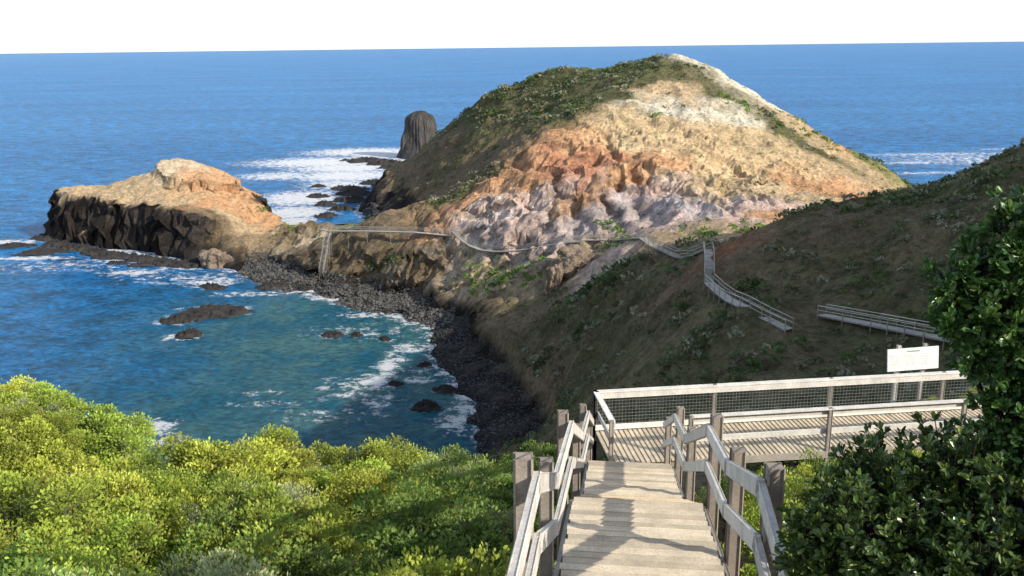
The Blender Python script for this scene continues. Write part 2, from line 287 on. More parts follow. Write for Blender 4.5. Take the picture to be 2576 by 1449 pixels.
def sea_mat():
    m,nt,outn=newmat('sea_water'); L=nt.links
    g=nt.nodes.new('ShaderNodeNewGeometry'); pos=g.outputs['Position']
    def mp(s,rot=0):
        q=N(nt,'ShaderNodeMapping'); q.inputs['Scale'].default_value=s; q.inputs['Rotation'].default_value=(0,0,rot); L.new(pos,q.inputs[0]); return q.outputs[0]
    fo=N(nt,'ShaderNodeAttribute',attribute_name='foam').outputs['Fac']; sh=N(nt,'ShaderNodeAttribute',attribute_name='shallow').outputs['Fac']
    big=noise_n(nt,1,5,.6,mp((.004,.010,.01),.15)); swell=noise_n(nt,1,8,.8,mp((.10,.15,.1),.35)); chop=noise_n(nt,1,7,.75,mp((.6,.85,.5),.35))
    patch=noise_n(nt,1,8,.75,mp((.07,.07,.07)))
    deep=mixc(nt,'MIX',ramp(nt,big,[(.35,0),(.65,1)]),(.006,.135,.36),(.012,.195,.47))
    c=mixc(nt,'MULTIPLY',1,deep,ramp(nt,swell,[(.39,.42),(.61,1.6)]))
    c=mixc(nt,'MULTIPLY',1,c,ramp(nt,chop,[(.38,.42),(.62,1.65)]))
    shc=mixc(nt,'MIX',ramp(nt,patch,[(.42,0),(.62,1)]),(.012,.135,.21),(.085,.215,.215))
    shc=mixc(nt,'MULTIPLY',.9,shc,ramp(nt,chop,[(.38,.5),(.62,1.5)]))
    c=mixc(nt,'MIX',sh,c,shc)
    lace=noise_n(nt,1,10,.82,mp((.36,.42,.4),.3))
    lc=nt.nodes.new('ShaderNodeMath'); lc.operation='MULTIPLY_ADD'; lc.inputs[1].default_value=3.8; lc.inputs[2].default_value=-1.4; L.new(lace,lc.inputs[0])
    ad=nt.nodes.new('ShaderNodeMath'); ad.operation='ADD'; L.new(fo,ad.inputs[0]); L.new(lc.outputs[0],ad.inputs[1])
    mr=N(nt,'ShaderNodeMapRange'); mr.inputs[1].default_value=.97; mr.inputs[2].default_value=1.18; L.new(ad.outputs[0],mr.inputs[0]); fm=mr.outputs[0]
    gt=N(nt,'ShaderNodeMapRange'); gt.inputs[1].default_value=.15; gt.inputs[2].default_value=.4; L.new(fo,gt.inputs[0])
    mm=nt.nodes.new('ShaderNodeMath'); mm.operation='MULTIPLY'; L.new(fm,mm.inputs[0]); L.new(gt.outputs[0],mm.inputs[1]); fm=mm.outputs[0]
    cap=noise_n(nt,1,7,.75,mp((.07,.19,.1),.1)); mr2=N(nt,'ShaderNodeMapRange'); mr2.inputs[1].default_value=.69; mr2.inputs[2].default_value=.73; L.new(cap,mr2.inputs[0])
    mxx=nt.nodes.new('ShaderNodeMath'); mxx.operation='MAXIMUM'; L.new(fm,mxx.inputs[0]); L.new(mr2.outputs[0],mxx.inputs[1]); fm=mxx.outputs[0]
    c=mixc(nt,'MIX',fm,c,(.95,.95,.95))
    p=N(nt,'ShaderNodeBsdfPrincipled',Roughness=.35); p.inputs['Specular IOR Level'].default_value=.06
    L.new(c,p.inputs['Base Color'])
    b1=N(nt,'ShaderNodeBump',Strength=.9,Distance=2.4); L.new(swell,b1.inputs['Height'])
    b2=N(nt,'ShaderNodeBump',Strength=.9,Distance=.6); L.new(chop,b2.inputs['Height']); L.new(b1.outputs[0],b2.inputs['Normal'])
    L.new(b2.outputs[0],p.inputs['Normal']); 
    rr=N(nt,'ShaderNodeMapRange'); rr.inputs[3].default_value=.35; rr.inputs[4].default_value=.9; L.new(fm,rr.inputs[0]); L.new(rr.outputs[0],p.inputs['Roughness'])
    L.new(p.outputs[0],outn.inputs[0]); return m
add('sea',sme,sea_mat(),'deep blue ocean with white surf and a turquoise bay','sea','structure')
# ------------------------------------------------------------------ rocks
def ico(sub):
    import bmesh
    bm=bmesh.new(); bmesh.ops.create_icosphere(bm,subdivisions=sub,radius=1); v=np.array([q.co[:] for q in bm.verts]); f=np.array([[l.index for l in q.verts] for q in bm.faces]); bm.free(); return v,f
def rockmesh(name,seed,sub=4,sc=(1,1,1),amp=.35,mat=None,cuts=True,col=0):
    v,f=ico(sub); r=random.Random(seed); off=Vector((r.random()*50,r.random()*50,r.random()*50)); o=[]
    for q in v:
        q=Vector(q); d=1+amp*noise.fractal(q*1.3+off,1,2,4)+amp*.5*(noise.voronoi(q*2.2+off)[0][0]-.4)
        if col: 
            a=math.atan2(q.y,q.x); d+=col*noise.noise(Vector((math.cos(a)*5,math.sin(a)*5,0))+off)*(1-abs(q.z)*.5)
        q=q*d
        if cuts: q.z=q.z if q.z<.45 else .45+(q.z-.45)*.45
        o.append((q.x*sc[0],q.y*sc[1],q.z*sc[2]))
    me=mesh_np(name,np.array(o),f,None,False); 
    if mat: me.materials.append(mat)
    return me
def reefmesh(seed):
    r=np.random.RandomState(seed); n=64; g_=np.linspace(-1,1,n); gx_,gy_=np.meshgrid(g_,g_)
    rad=np.sqrt(gx_**2+gy_**2)+fbm(gx_*3+seed,gy_*3,4)*.55
    h=np.clip((.85-rad)*3,-1,1)*.35+np.clip(.9-rad,0,1)*(ridged(gx_*3.5+seed*3,gy_*3.5,5)*1.25+fbm(gx_*8,gy_*8+seed,3)*.5)
    h=np.where(rad>1.0,-.6,h); i=np.arange(n*n).reshape(n,n)
    f=np.stack([i[:-1,:-1],i[:-1,1:],i[1:,1:],i[1:,:-1]],-1).reshape(-1,4); v=np.stack([gx_*1.15,gy_*1.15,h],-1).reshape(-1,3)
    f=f[v[f,2].max(1)>-.5]; me=mesh_np('reef',v,f,None,False); me.materials.append(M_bas); return me
def hz(x,y): return float(height(np.array([x]),np.array([y]))[0])
def pulpit():
    nr,na=60,96; vs=[]; 
    for i in range(nr):
        t=i/(nr-1); z=-1+t*24.8
        r=9.6*(1-.34*t) if t<.6 else 9.6*(.796)*math.sqrt(max(0,1-((t-.6)/.4)**2.3))**.95+.05
        if t<.22: r+= (0.22-t)*16
        for j in range(na):
            a=2*math.pi*j/na; n=noise.fractal(Vector((math.cos(a)*1.4,math.sin(a)*1.4,z*.1)),1,2,5)*1.3+noise.noise(Vector((math.cos(a)*9,math.sin(a)*9,z*.04)))*.9
            rr=max(.05,r+n*min(1,(1-t)*6)); vs.append((math.cos(a)*rr*1.05,math.sin(a)*rr*.9,z+noise.noise(Vector((math.cos(a)*rr*.3,math.sin(a)*rr*.3,3)))*.8))
    f=[(i*na+j,i*na+(j+1)%na,(i+1)*na+(j+1)%na,(i+1)*na+j) for i in range(nr-1) for j in range(na)]
    return mesh_np('sea_stack',vs,f,None,False)
pm=rock_mat('stack_basalt',(.03,.03,.032),(.085,.075,.065),.5,.25)
add('sea_stack',pulpit(),pm,'tall dark basalt sea stack with rounded top in surf','rock stack','structure',loc=(-46.5,466,0))
nk=rockmesh('rock_pillar',4,3,(1.6,1.6,6.5),.25,pm,False); add('rock_pillar',nk,None,'slender basalt pillar beside the tall sea stack','rock',loc=(-55,462,6))
var=[reefmesh(20+i) for i in range(7)]
for i,(x,y,a,b,c) in enumerate(SR):
    o=add('sea_rock',var[i%7],None,'dark wet basalt rock breaking the water surface','rock',group='basalt rocks in the surf',loc=(x,y,.05)); o.scale=(a*1.1,b*1.6,c*1.7); o.rotation_euler=(0,0,random.choice([0,3.14])+random.uniform(-.35,.35))
OC=[(12.3,164.5,14.2,4.4,3.4,5.2,M_tan,11),(8,161.5,12,1.8,1.8,4.6,M_tan,12),(-78,228,1.2,3.6,3,4.2,M_tan,14)]
for (x,y,z,a,b,c,m,s) in OC:
    me=rockmesh('rock_outcrop',s,5,(a,b,c),.5,m,True,.16); add('rock_outcrop',me,None,'weathered brown rock outcrop standing on the slope','rock',loc=(x,y,z))
# boulder shingle
iv,if_=ico(1)
def stones(n,region,smin,smax,seed,col):
    r=np.random.RandomState(seed)
    x=r.uniform(region[0],region[1],n*8); y=r.uniform(region[2],region[3],n*8)
    h,sd,k=height(x,y,True); ok=(h>-.4)&(h<3.4)&(k<1.2)&(sd<12); x=x[ok][:n];y=y[ok][:n];h=h[ok][:n]; n=len(x)
    s=r.uniform(0,1,n)**3*(smax-smin)+smin
    vv=iv[None]*(1+r.uniform(-.25,.25,(n,len(iv),1)))
    vv=vv*(s[:,None]*r.uniform(.6,1.2,(n,3)))[:,None,:]; vv[:,:,2]*=.7
    vv=vv+np.stack([x,y,h+s*.15],-1)[:,None,:]
    ff=if_[None]+(np.arange(n)*len(iv))[:,None,None]
    cc=np.repeat(np.array(col)[None]*r.uniform(.5,1.7,(n,1)),len(iv),0)
    return vv.reshape(-1,3),ff.reshape(-1,3),cc
a=[stones(7000,(-70,-12,172,232),.12,.5,1,(.085,.08,.072)),stones(4500,(-20,8,108,180),.1,.28,2,(.055,.052,.05)),stones(900,(-68,-40,255,345),.3,1.4,3,(.05,.048,.046))]
vs=[];fs=[];cc=[];o=0
for v_,f_,c_ in a: vs.append(v_);fs.append(f_+o);cc.append(c_);o+=len(v_)
def vc_mat(name,r):
    m,nt,out=newmat(name); at=N(nt,'ShaderNodeAttribute',attribute_name='Col'); n=noise_n(nt,3,4,.6)
    c=mixc(nt,'MULTIPLY',1,at.outputs['Color'],ramp(nt,n,[(.3,.6),(.7,1.3)])); p=N(nt,'ShaderNodeBsdfPrincipled',Roughness=r); nt.links.new(c,p.inputs['Base Color']); nt.links.new(p.outputs[0],out.inputs[0]); return m
add('shingle',mesh_np('shingle',np.concatenate(vs),np.concatenate(fs),np.concatenate(cc)),vc_mat('shingle_stone',.7),'dark basalt boulders and shingle along the shore','stones','stuff')
# ------------------------------------------------------------------ scrub over the slopes
def leaves(Pn,D,size,asp,r,fold=0):
    n=len(Pn); D=D/np.linalg.norm(D,axis=1,keepdims=True)
    R=r.normal(size=(n,3)); S=np.cross(D,R); S/=np.linalg.norm(S,axis=1,keepdims=True)+1e-9
    s=size[:,None]
    a=Pn; b=Pn+D*s*.55+S*s*asp*.5; c=Pn+D*s; d=Pn+D*s*.55-S*s*asp*.5
    V=np.stack([a,b,c,d],1).reshape(-1,3); F=np.arange(4*n).reshape(n,4); return V,F
def scatter_scrub():
    r=np.random.RandomState(5); M=130000
    x=r.uniform(-62,125,M); y=r.uniform(30,345,M)
    h,sd,k=height(x,y,True)
    ix=np.clip(((x-gx[0])/STEP).astype(int),0,len(gx)-1); iy=np.clip(((y-gy[0])/STEP).astype(int),0,len(gy)-1)
    c=Cc[iy,ix]; ol=np.clip((.34-c.max(1))*9,0,1)*(c[:,1]>c[:,0]*.76)
    dn=.02*(y>60)+ol*.32; dn*=np.clip((fbm(x/8,y/8,4)+.2)*2.8,.05,1)
    flank=(x<20)&(y>225)
    dn=np.where(flank,dn*np.clip((h-20)/14,.10,1.4),dn)
    slope=(y<158)
    dn=np.where(slope,(.06+dn*3.6)*np.clip(.5+fbm(x/5+9,y/5,4)*2.6,.12,1),dn)
    # keep the walking routes clear of bushes
    RT=[(38,66),(36.5,70.5),(33.5,78.4),(30.8,84.5),(26.2,80),(23.2,86),(22.3,97),(24.5,108),(26.2,117),(25.2,136),(23.8,157),(18.5,174),(9,176),(-6.6,186),(-13,195)]
    dmin=np.full(M,1e9)
    for (a0,b0),(a1,b1) in zip(RT,RT[1:]):
        t=np.clip(((x-a0)*(a1-a0)+(y-b0)*(b1-b0))/((a1-a0)**2+(b1-b0)**2),0,1); dmin=np.minimum(dmin,np.hypot(x-a0-t*(a1-a0),y-b0-t*(b1-b0)))
    vis=(np.abs(x)<y*.64+3)
    ok=(r.rand(M)<dn)&(h>5)&(sd>4)&vis&(dmin>1.5)&~((np.abs(x)<14)&(y<34)); x=x[ok];y=y[ok];h=h[ok]; olk=ol[ok]
    ex=[(20.5,178,3.0,30),(0,173,5.5,90),(-5,179,4,50),(60,160,5,40),(110,266,8,50),(76,252,8,45),(64,262,6,35),(-60,243,6,25),(-74,262,5,16),(33,150,4,20),(20,168,5,30),(90,258,8,35),(36,243,4,12),(88,268,10,40),(-8,183,5,30),(-40,222,6,15),(6,168,4,30),(40,150,5,25)]
    gx_=[];gy_=[]
    for (a,b,rad,n) in ex:
        gx_.append(a+r.normal(size=n)*rad*.5); gy_.append(b+r.normal(size=n)*rad*.5)
    ex_x=np.concatenate(gx_);ex_y=np.concatenate(gy_); ex_h=height(ex_x,ex_y)
    n0=len(x); x=np.r_[x,ex_x];y=np.r_[y,ex_y];h=np.r_[h,ex_h]; n=len(x)
    sz=(.24+1.0*r.uniform(0,1,n)**2.6)*np.where((y<130),.72,1.05)*np.r_[np.where(olk>.3,1,.6),np.full(n-n0,.8)]
    q=28
    d=r.normal(size=(n,q,3)); d[:,:,2]=np.abs(d[:,:,2])+.1; d/=np.linalg.norm(d,axis=2,keepdims=True)
    Pn=np.stack([x,y,h],-1)[:,None,:]+d*sz[:,None,None]*np.array([1,1,.8])*r.uniform(.5,1,(n,q,1))
    Dd=d+r.normal(size=d.shape)*.6
    s=np.repeat(sz,q)*.55
    V,F=leaves(Pn.reshape(-1,3),Dd.reshape(-1,3),s,.8,r)
    base=np.array([[.13,.16,.06],[.17,.19,.09],[.30,.31,.22],[.10,.14,.05],[.34,.30,.19],[.15,.18,.08]])[r.randint(0,6,n)]
    base[n0:]=np.array([.17,.28,.05]); base=base*r.uniform(.7,1.25,(n,1))
    cc=np.repeat(base,q*4,0)*np.repeat(r.uniform(.75,1.25,n*q),4)[:,None]
    return mesh_np('scrub',V,F,cc)
add('scrub',scatter_scrub(),M_scrub,'low olive and grey-green scrub tufts covering the slopes','scrub','stuff')
# ------------------------------------------------------------------ near coastal shrubs
def shrubmesh(seed,kind):
    r=np.random.RandomState(seed); nl=44; per=420
    th=r.uniform(0,2*np.pi,nl); zz=r.uniform(.0,1,nl)**.8; rad=np.sqrt(1-np.minimum(zz,.99)**2)
    cen=np.stack([np.cos(th)*rad,np.sin(th)*rad,zz*.78],-1)*r.uniform(.5,1.1,(nl,1))
    lr=r.uniform(.13,.32,nl)
    d=r.normal(size=(nl,per,3)); d[:,:,2]+=.5; d/=np.linalg.norm(d,axis=2,keepdims=True)
    Pn=cen[:,None]+d*lr[:,None,None]*r.uniform(.45,1.1,(nl,per,1))
    Dd=d*.7+r.normal(size=d.shape)*.4
    if kind==1: Dd[:,:,2]+=.9
    else: Dd[:,:,2]+=.3
    size=r.uniform(.032,.062,nl*per)*(1 if kind!=1 else .85); asp=.56 if kind!=1 else .42
    V,F=leaves(Pn.reshape(-1,3),Dd.reshape(-1,3),size,asp,r)
    pal={0:(.48,.58,.085),1:(.54,.58,.28),2:(.62,.65,.10),3:(.28,.40,.08)}[kind]
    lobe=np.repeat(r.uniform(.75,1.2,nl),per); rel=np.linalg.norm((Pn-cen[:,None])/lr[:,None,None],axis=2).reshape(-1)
    depth=np.clip((np.linalg.norm(Pn.reshape(-1,3),axis=1)-.35)/.6,.28,1)*np.clip(rel,.5,1)  # inner leaves coloured darker, painted shade in the shrub's gaps
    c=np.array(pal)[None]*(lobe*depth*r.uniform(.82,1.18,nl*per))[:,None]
    dead=r.rand(nl*per)<.02; c[dead]=(.35,.27,.12)
    c=np.repeat(c,4,0)
    sv=[];sf=[]
    for i in range(nl):
        p0=np.array([0,0,-.35])+r.normal(size=3)*.06; p1=cen[i]; w=.014
        ax=np.cross(p1-p0,[0,0,1.]); ax/=np.linalg.norm(ax)+1e-6; b=len(V)+len(sv); ay=np.cross(ax,p1-p0); ay/=np.linalg.norm(ay)+1e-6
        sv+= [p0+ax*w,p0-ax*w,p1-ax*w*.4,p1+ax*w*.4,p0+ay*w,p0-ay*w,p1-ay*w*.4,p1+ay*w*.4]; sf+=[(b,b+1,b+2,b+3),(b+4,b+5,b+6,b+7)]
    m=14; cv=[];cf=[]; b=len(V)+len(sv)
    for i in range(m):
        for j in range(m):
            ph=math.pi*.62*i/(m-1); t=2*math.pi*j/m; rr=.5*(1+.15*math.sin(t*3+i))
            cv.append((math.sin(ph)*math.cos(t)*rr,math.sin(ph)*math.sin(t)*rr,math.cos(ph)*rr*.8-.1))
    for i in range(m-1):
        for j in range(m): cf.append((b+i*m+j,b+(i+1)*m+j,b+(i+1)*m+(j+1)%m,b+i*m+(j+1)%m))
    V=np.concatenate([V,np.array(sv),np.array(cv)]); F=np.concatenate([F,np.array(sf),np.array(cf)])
    c=np.concatenate([c,np.full((len(sv),3),.2),np.tile(np.array([[.05,.07,.02]]),(len(cv),1))])  # stem grey, then a dark core painted as the shaded shrub interior
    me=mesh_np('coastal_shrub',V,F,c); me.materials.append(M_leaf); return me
SHR=[(shrubmesh(100+i,[0,1,2,0,3,2,0,0][i]),[0,1,2,0,3,2,0,0][i]) for i in range(8)]
LAB={0:'bright green rounded coastal shrub on the sandy slope',1:'grey-green feathery coastal shrub on the slope',2:'yellow-green sunlit coastal shrub on the slope',3:'dark green coastal shrub on the slope'}
r=np.random.RandomState(42); pts=[]
sp=1.55
yy=4.2
while yy<38:
    xx=-38
    while xx<3.5:
        x=xx+r.uniform(-.75,.75); y=yy+r.uniform(-.75,.75)
        edge=23+ (0 if x>-10 else min(9,(-10-x)*.9))
        cx=.29+.125*y
        if x>-.61*y-1.8 and y<edge and x<cx-1.95 and not (abs(x+11.6)<1.8 and y>19): pts.append((x,y,0))
        xx+=sp
    yy+=sp*.92
for (x,y) in [(4.6,12.6),(4.9,14.2),(5.4,15.6),(6.4,16.5),(7.6,17),(5,17.2),(4.2,12),(6.2,13.6),(7.5,14.5),(9,18.3),(10,17),(9.4,25.8),(10.4,26.6),(8.6,27),(11.5,27.5),(13,26.5),(14,27.5),(7.4,26.5),(15.5,27),(12.3,28.6),(16.5,29),(6,18.3)]: pts.append((x,y,1))
pts=pts[-298:]
px=np.array([p[0] for p in pts]);py=np.array([p[1] for p in pts]); ph=height(px,py)
for i,(x,y,k) in enumerate(pts):
    me,kd=SHR[r.randint(0,8)]
    if k==0 and x>.29+.125*y-4.5 and r.rand()<.55: me,kd=SHR[4]
    s=.92+.95*r.uniform()**1.5 if k==0 else r.uniform(.7,1.0)
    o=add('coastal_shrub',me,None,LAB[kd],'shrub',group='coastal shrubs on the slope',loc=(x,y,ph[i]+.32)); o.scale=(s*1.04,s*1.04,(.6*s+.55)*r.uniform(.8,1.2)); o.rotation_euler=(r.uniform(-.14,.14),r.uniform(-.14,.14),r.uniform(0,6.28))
# ------------------------------------------------------------------ glossy dark tree / shrub
def tube(pts,rad,seg=8):
    vs=[];fs=[]
    for i,(p,rr) in enumerate(zip(pts,rad)):
        p=Vector(p); t=(Vector(pts[min(i+1,len(pts)-1)])-Vector(pts[max(i-1,0)])).normalized(); a=t.orthogonal().normalized(); b=t.cross(a)
        for j in range(seg):
            an=2*math.pi*j/seg; vs.append(tuple(p+(a*math.cos(an)+b*math.sin(an))*rr))
    for i in range(len(pts)-1):
        for j in range(seg): fs.append((i*seg+j,i*seg+(j+1)%seg,(i+1)*seg+(j+1)%seg,(i+1)*seg+j))
    return np.array(vs),np.array(fs)
def darktree(name,label,base,blobs,seed,ntip,L=9):
    r=np.random.RandomState(seed); base=np.array(base,float)
    root=add(name,None,None,label,'tree' if 'tree' in name else 'shrub',loc=base)
    B=np.array(blobs,float); vol=B[:,3]**2; cnt=np.maximum(20,(ntip*vol/vol.sum()).astype(int))
    vs=[];fs=[];o=0; tips=[];tdir=[]
    for bi,b in enumerate(B):
        e=b[:3]-base; mid=e*.5+r.normal(size=3)*.08; mid[0]+=.1
        v,f=tube([(0,0,0),tuple(mid*.6+np.array([0,0,.1])),tuple(mid+np.array([0,0,.1])),tuple(e)],[.05,.035,.022,.012]); vs.append(v);fs.append(f+o);o+=len(v)
        for q in range(cnt[bi]):
            dd=r.normal(size=3); dd/=np.linalg.norm(dd); dd[2]=dd[2]*.9+.12
            ln=b[3]*r.uniform(.4,1.15)*(1+.4*float(fbm(np.array([dd[0]*2.5+bi*3]),np.array([dd[1]*2.5+dd[2]*2]),2)[0]))
            tip=e+dd*ln; m_=e+dd*ln*.5+r.normal(size=3)*.03
            v,f=tube([tuple(e+dd*.05),tuple(m_),tuple(tip)],[.007,.005,.003],4); vs.append(v);fs.append(f+o);o+=len(v)
            for fr in (1.0,.84,.7): 
                if fr<1 and r.rand()<.35: continue
                tips.append(m_+(tip-m_)*(fr*2-1)); tdir.append(dd+np.array([0,0,.45])+r.normal(size=3)*.25)
    add('trunk',mesh_np('trunk',np.concatenate(vs),np.concatenate(fs),None,True),M_bark,parent=root)
    C=np.array(tips); out_=np.array(tdir); out_/=np.linalg.norm(out_,axis=1,keepdims=True); nros=len(C)
    D=out_[:,None]*.8+r.normal(size=(nros,L,3))*.5; Pn=np.repeat(C,L,0)+r.normal(size=(nros*L,3))*.008
    D=D.reshape(-1,3); D/=np.linalg.norm(D,axis=1,keepdims=True); n=len(D)
    ax=np.repeat(out_,L,0); S=np.cross(D,ax)+r.normal(size=D.shape)*.15; S/=np.linalg.norm(S,axis=1,keepdims=True); U=np.cross(S,D)
    s=r.uniform(.042,.074,n)[:,None]; wd=.22
    a=Pn; b=Pn+D*s*.45+S*s*wd*.8+U*s*.04; c=Pn+D*s*.8+S*s*wd+U*s*.05; t=Pn+D*s*1.0; e=Pn+D*s*.8-S*s*wd+U*s*.05; f=Pn+D*s*.45-S*s*wd*.8+U*s*.04; m=Pn+D*s*.62-U*s*.03
    V=np.stack([a,b,c,t,e,f,m],1).reshape(-1,3); k=np.arange(n)*7
    F=np.concatenate([np.stack([k,k+1,k+2,k+6],1),np.stack([k+6,k+2,k+3,k+4],1),np.stack([k,k+6,k+4,k+5],1)])
    cc=np.array([.07,.135,.032])[None]*r.uniform(.6,1.5,(n,1)); yl=r.rand(n)<.13; cc[yl]=np.array([.23,.33,.07])
    add('crown',mesh_np('crown',V,F,np.repeat(cc,7,0)),M_gloss,parent=root)
def near_(bl,f=.64): return [(x*f,y*f,55-(55-z)*f,r_*f) for x,y,z,r_ in bl]
darktree('coastal_tree','dark glossy-leaved coastal tree beside the stairs',(3.9,5.1,50.0),near_([(5.1,7.6,51.2,.6),(4.75,7.8,52.3,.42),(4.5,7.8,52.6,.38),(4.65,7.9,53.1,.36),(4.95,8.0,53.35,.38),(5.2,7.9,52.6,.6),(5.2,8.2,50.8,.6),(4.3,7.9,53.0,.26),(4.05,7.9,52.85,.22),(4.2,7.9,52.45,.28),(4.5,7.9,53.4,.22),(4.75,7.8,51.9,.38),(4.4,7.8,52.15,.26),(4.65,7.7,51.6,.28),(4.8,7.7,51.3,.4)]),3,1300)
darktree('dark_shrub','dense dark glossy-leaved shrub beside the wooden stairs',(3.0,4.6,50.2),near_([(3.0,7.6,50.55,.4),(3.4,7.4,50.4,.66),(3.75,8.1,50.5,.6),(4.25,7.8,50.75,.66),(4.1,6.8,50.2,.76),(3.3,6.8,49.8,.6),(4.7,7.2,50.8,.7),(3.7,6.5,49.6,.7),(2.9,7.4,50.1,.36),(4.5,6.5,50.0,.7),(4.7,7.7,51.0,.36)]),4,2200)
# ------------------------------------------------------------------ timber work
GREY=np.array([.46,.40,.34]); LIGHT=np.array([.76,.64,.47]); RAIL=np.array([.68,.63,.56]); WHT=np.array([.86,.81,.73]); DARK=np.array([.30,.255,.21])
def beam(p0,p1,w,h,col=GREY,acc=None,up=(0,0,1),var_=(.84,1.12)):
    p0=Vector(p0);p1=Vector(p1);t=(p1-p0).normalized(); u=Vector(up); s=t.cross(u)
    if s.length<1e-4: s=t.cross(Vector((0,1,0)))
    s.normalize(); u=s.cross(t).normalized()
    v=[]; ch=min(w,h)*.12
    for p in (p0,p1):
        for (a,b) in ((-1,-1),(1,-1),(1,1),(-1,1)):
            sa=a*w/2; sb=b*h/2
            v.append(p+s*(sa-a*ch)+u*sb) if a*b>0 else v.append(p+s*sa+u*(sb-b*ch))
            v.append(p+s*sa+u*(sb-b*ch)) if a*b>0 else v.append(p+s*(sa-a*ch)+u*sb)
    f=[tuple(range(7,-1,-1)),tuple(range(8,16))]+[(i,(i+1)%8,8+(i+1)%8,8+i) for i in range(8)]
    b=len(acc['v']); acc['v']+= [tuple(q) for q in v]; acc['f']+=[tuple(b+i for i in q) for q in f]; c=np.array(col)*random.uniform(*var_); acc['c']+= [tuple(c)]*16
def acc(): return {'v':[],'f':[],'c':[]}
def fin(a,name,parent,mat=None,label=None):
    me=bpy.data.meshes.new(name); o0=parent.location; me.from_pydata([(x-o0[0],y-o0[1],z-o0[2]) for x,y,z in a['v']],[],a['f']); me.update()
    c=np.ones((len(a['v']),4),np.float32); c[:,:3]=np.array(a['c']); at=me.color_attributes.new('Col','FLOAT_COLOR','POINT'); at.data.foreach_set('color',c.ravel())
    return add(name,me,mat or M_wood,label=label,parent=parent)
def sc(y): return .29+.125*y
ZP=[(3.3,3.75),(5.7,3.95),(7.2,4.85),(10.06,5.52),(13.1,7.1),(15.9,7.9),(19.55,9.72)]
def zs(y):
    for (a,b),(c,d) in zip(ZP,ZP[1:]):
        if y<=c: return 55-(b+(d-b)*(max(y,a)-a)/(c-a))
    return 55-9.72
hw=.8
st=add('boardwalk_stairs',None,None,'weathered grey timber stairs with handrails descending to a landing','stairs',loc=(.5,3,51))
a=acc()
prx=Vector((.992,-.124,0))
def cross_plank(y,z,dep,th,acc_,col=LIGHT,tilt=0):
    c=Vector((sc(y),y,z+random.uniform(-.004,.004))); e=random.uniform(-.015,.015); beam(c-prx*(hw+e),c+prx*(hw-e),dep,th,col,acc_,var_=(.78,1.15))
def flight(y0,y1,z0,z1):
    n=max(1,round((z0-z1)/.175)); 
    for i in range(n):
        z=z0-(i+1)*(z0-z1)/n; yy0=y0+(y1-y0)*i/n; g=(y1-y0)/n
        for q in range(2): cross_plank(yy0+g*(.27+.5*q),z-.02,g*.5-.02,.045,a)
def ramp_(y0,y1,z0,z1):
    n=int((y1-y0)/.175)
    for i in range(n):
        t=(i+.5)/n; cross_plank(y0+(y1-y0)*t,z0+(z1-z0)*t-.02,(y1-y0)/n-.06,.045,a)
        c=Vector((sc(y0+(y1-y0)*t+.09),y0+(y1-y0)*t+.09,z0+(z1-z0)*t-.062)); beam(c-prx*hw,c+prx*hw,.06,.05,DARK*.25,a)  # added dark strip below each plank gap, painting the gap's shade
for i,((y0,z0),(y1,z1)) in enumerate(zip(ZP,ZP[1:])):
    (flight if i in (1,3,5) else ramp_)(y0,y1 if y1<19 else 19.45,55-z0,55-z1)
for s in (-1,1):
    for (y0,z0),(y1,z1) in zip(ZP,ZP[1:]):
        beam(Vector((sc(y0),y0,55-z0-.17))+prx*s*(hw+.04),Vector((sc(y1),y1,55-z1-.17))+prx*s*(hw+.04),.05,.22,GREY,a)
fin(a,'tread_deck',st)
for s in (-1,1):
    LP=[3.4,5.5,7.4,9.9,13.2,15.8,19.3] if s<0 else [3.6,6.3,8.2,10.1,13.3,15.9,19.3]
    tops=[]
    for y in LP:
        x0=Vector((sc(y),y,0))+prx*s*(hw+.13); g_=hz(x0.x,x0.y); zd=zs(y) if (s<0 or y>4) else 55-4.45; pa=acc()
        lean=random.uniform(-.012,.012)
        if y>3.7:
            beam((x0.x,x0.y,g_-.4),(x0.x+lean,x0.y+lean,zd+1.2),.14,.14,DARK*1.3,pa,up=(0,1,0)); fin(pa,'post',st)
        tops.append(Vector((x0.x,x0.y,zd)))
    for nm,hh,w_,h_ in (('handrail',1.0,.06,.15),('mid_rail',.52,.055,.145)):
        ra=acc()
        for p,q in zip(tops,tops[1:]):
            off=-prx*s*.1; ex_=(q-p).normalized()*.05
            beam(p+off-ex_+Vector((0,0,hh)),q+off+ex_+Vector((0,0,hh)),w_,h_,RAIL*1.08,ra)
        fin(ra,nm,st)
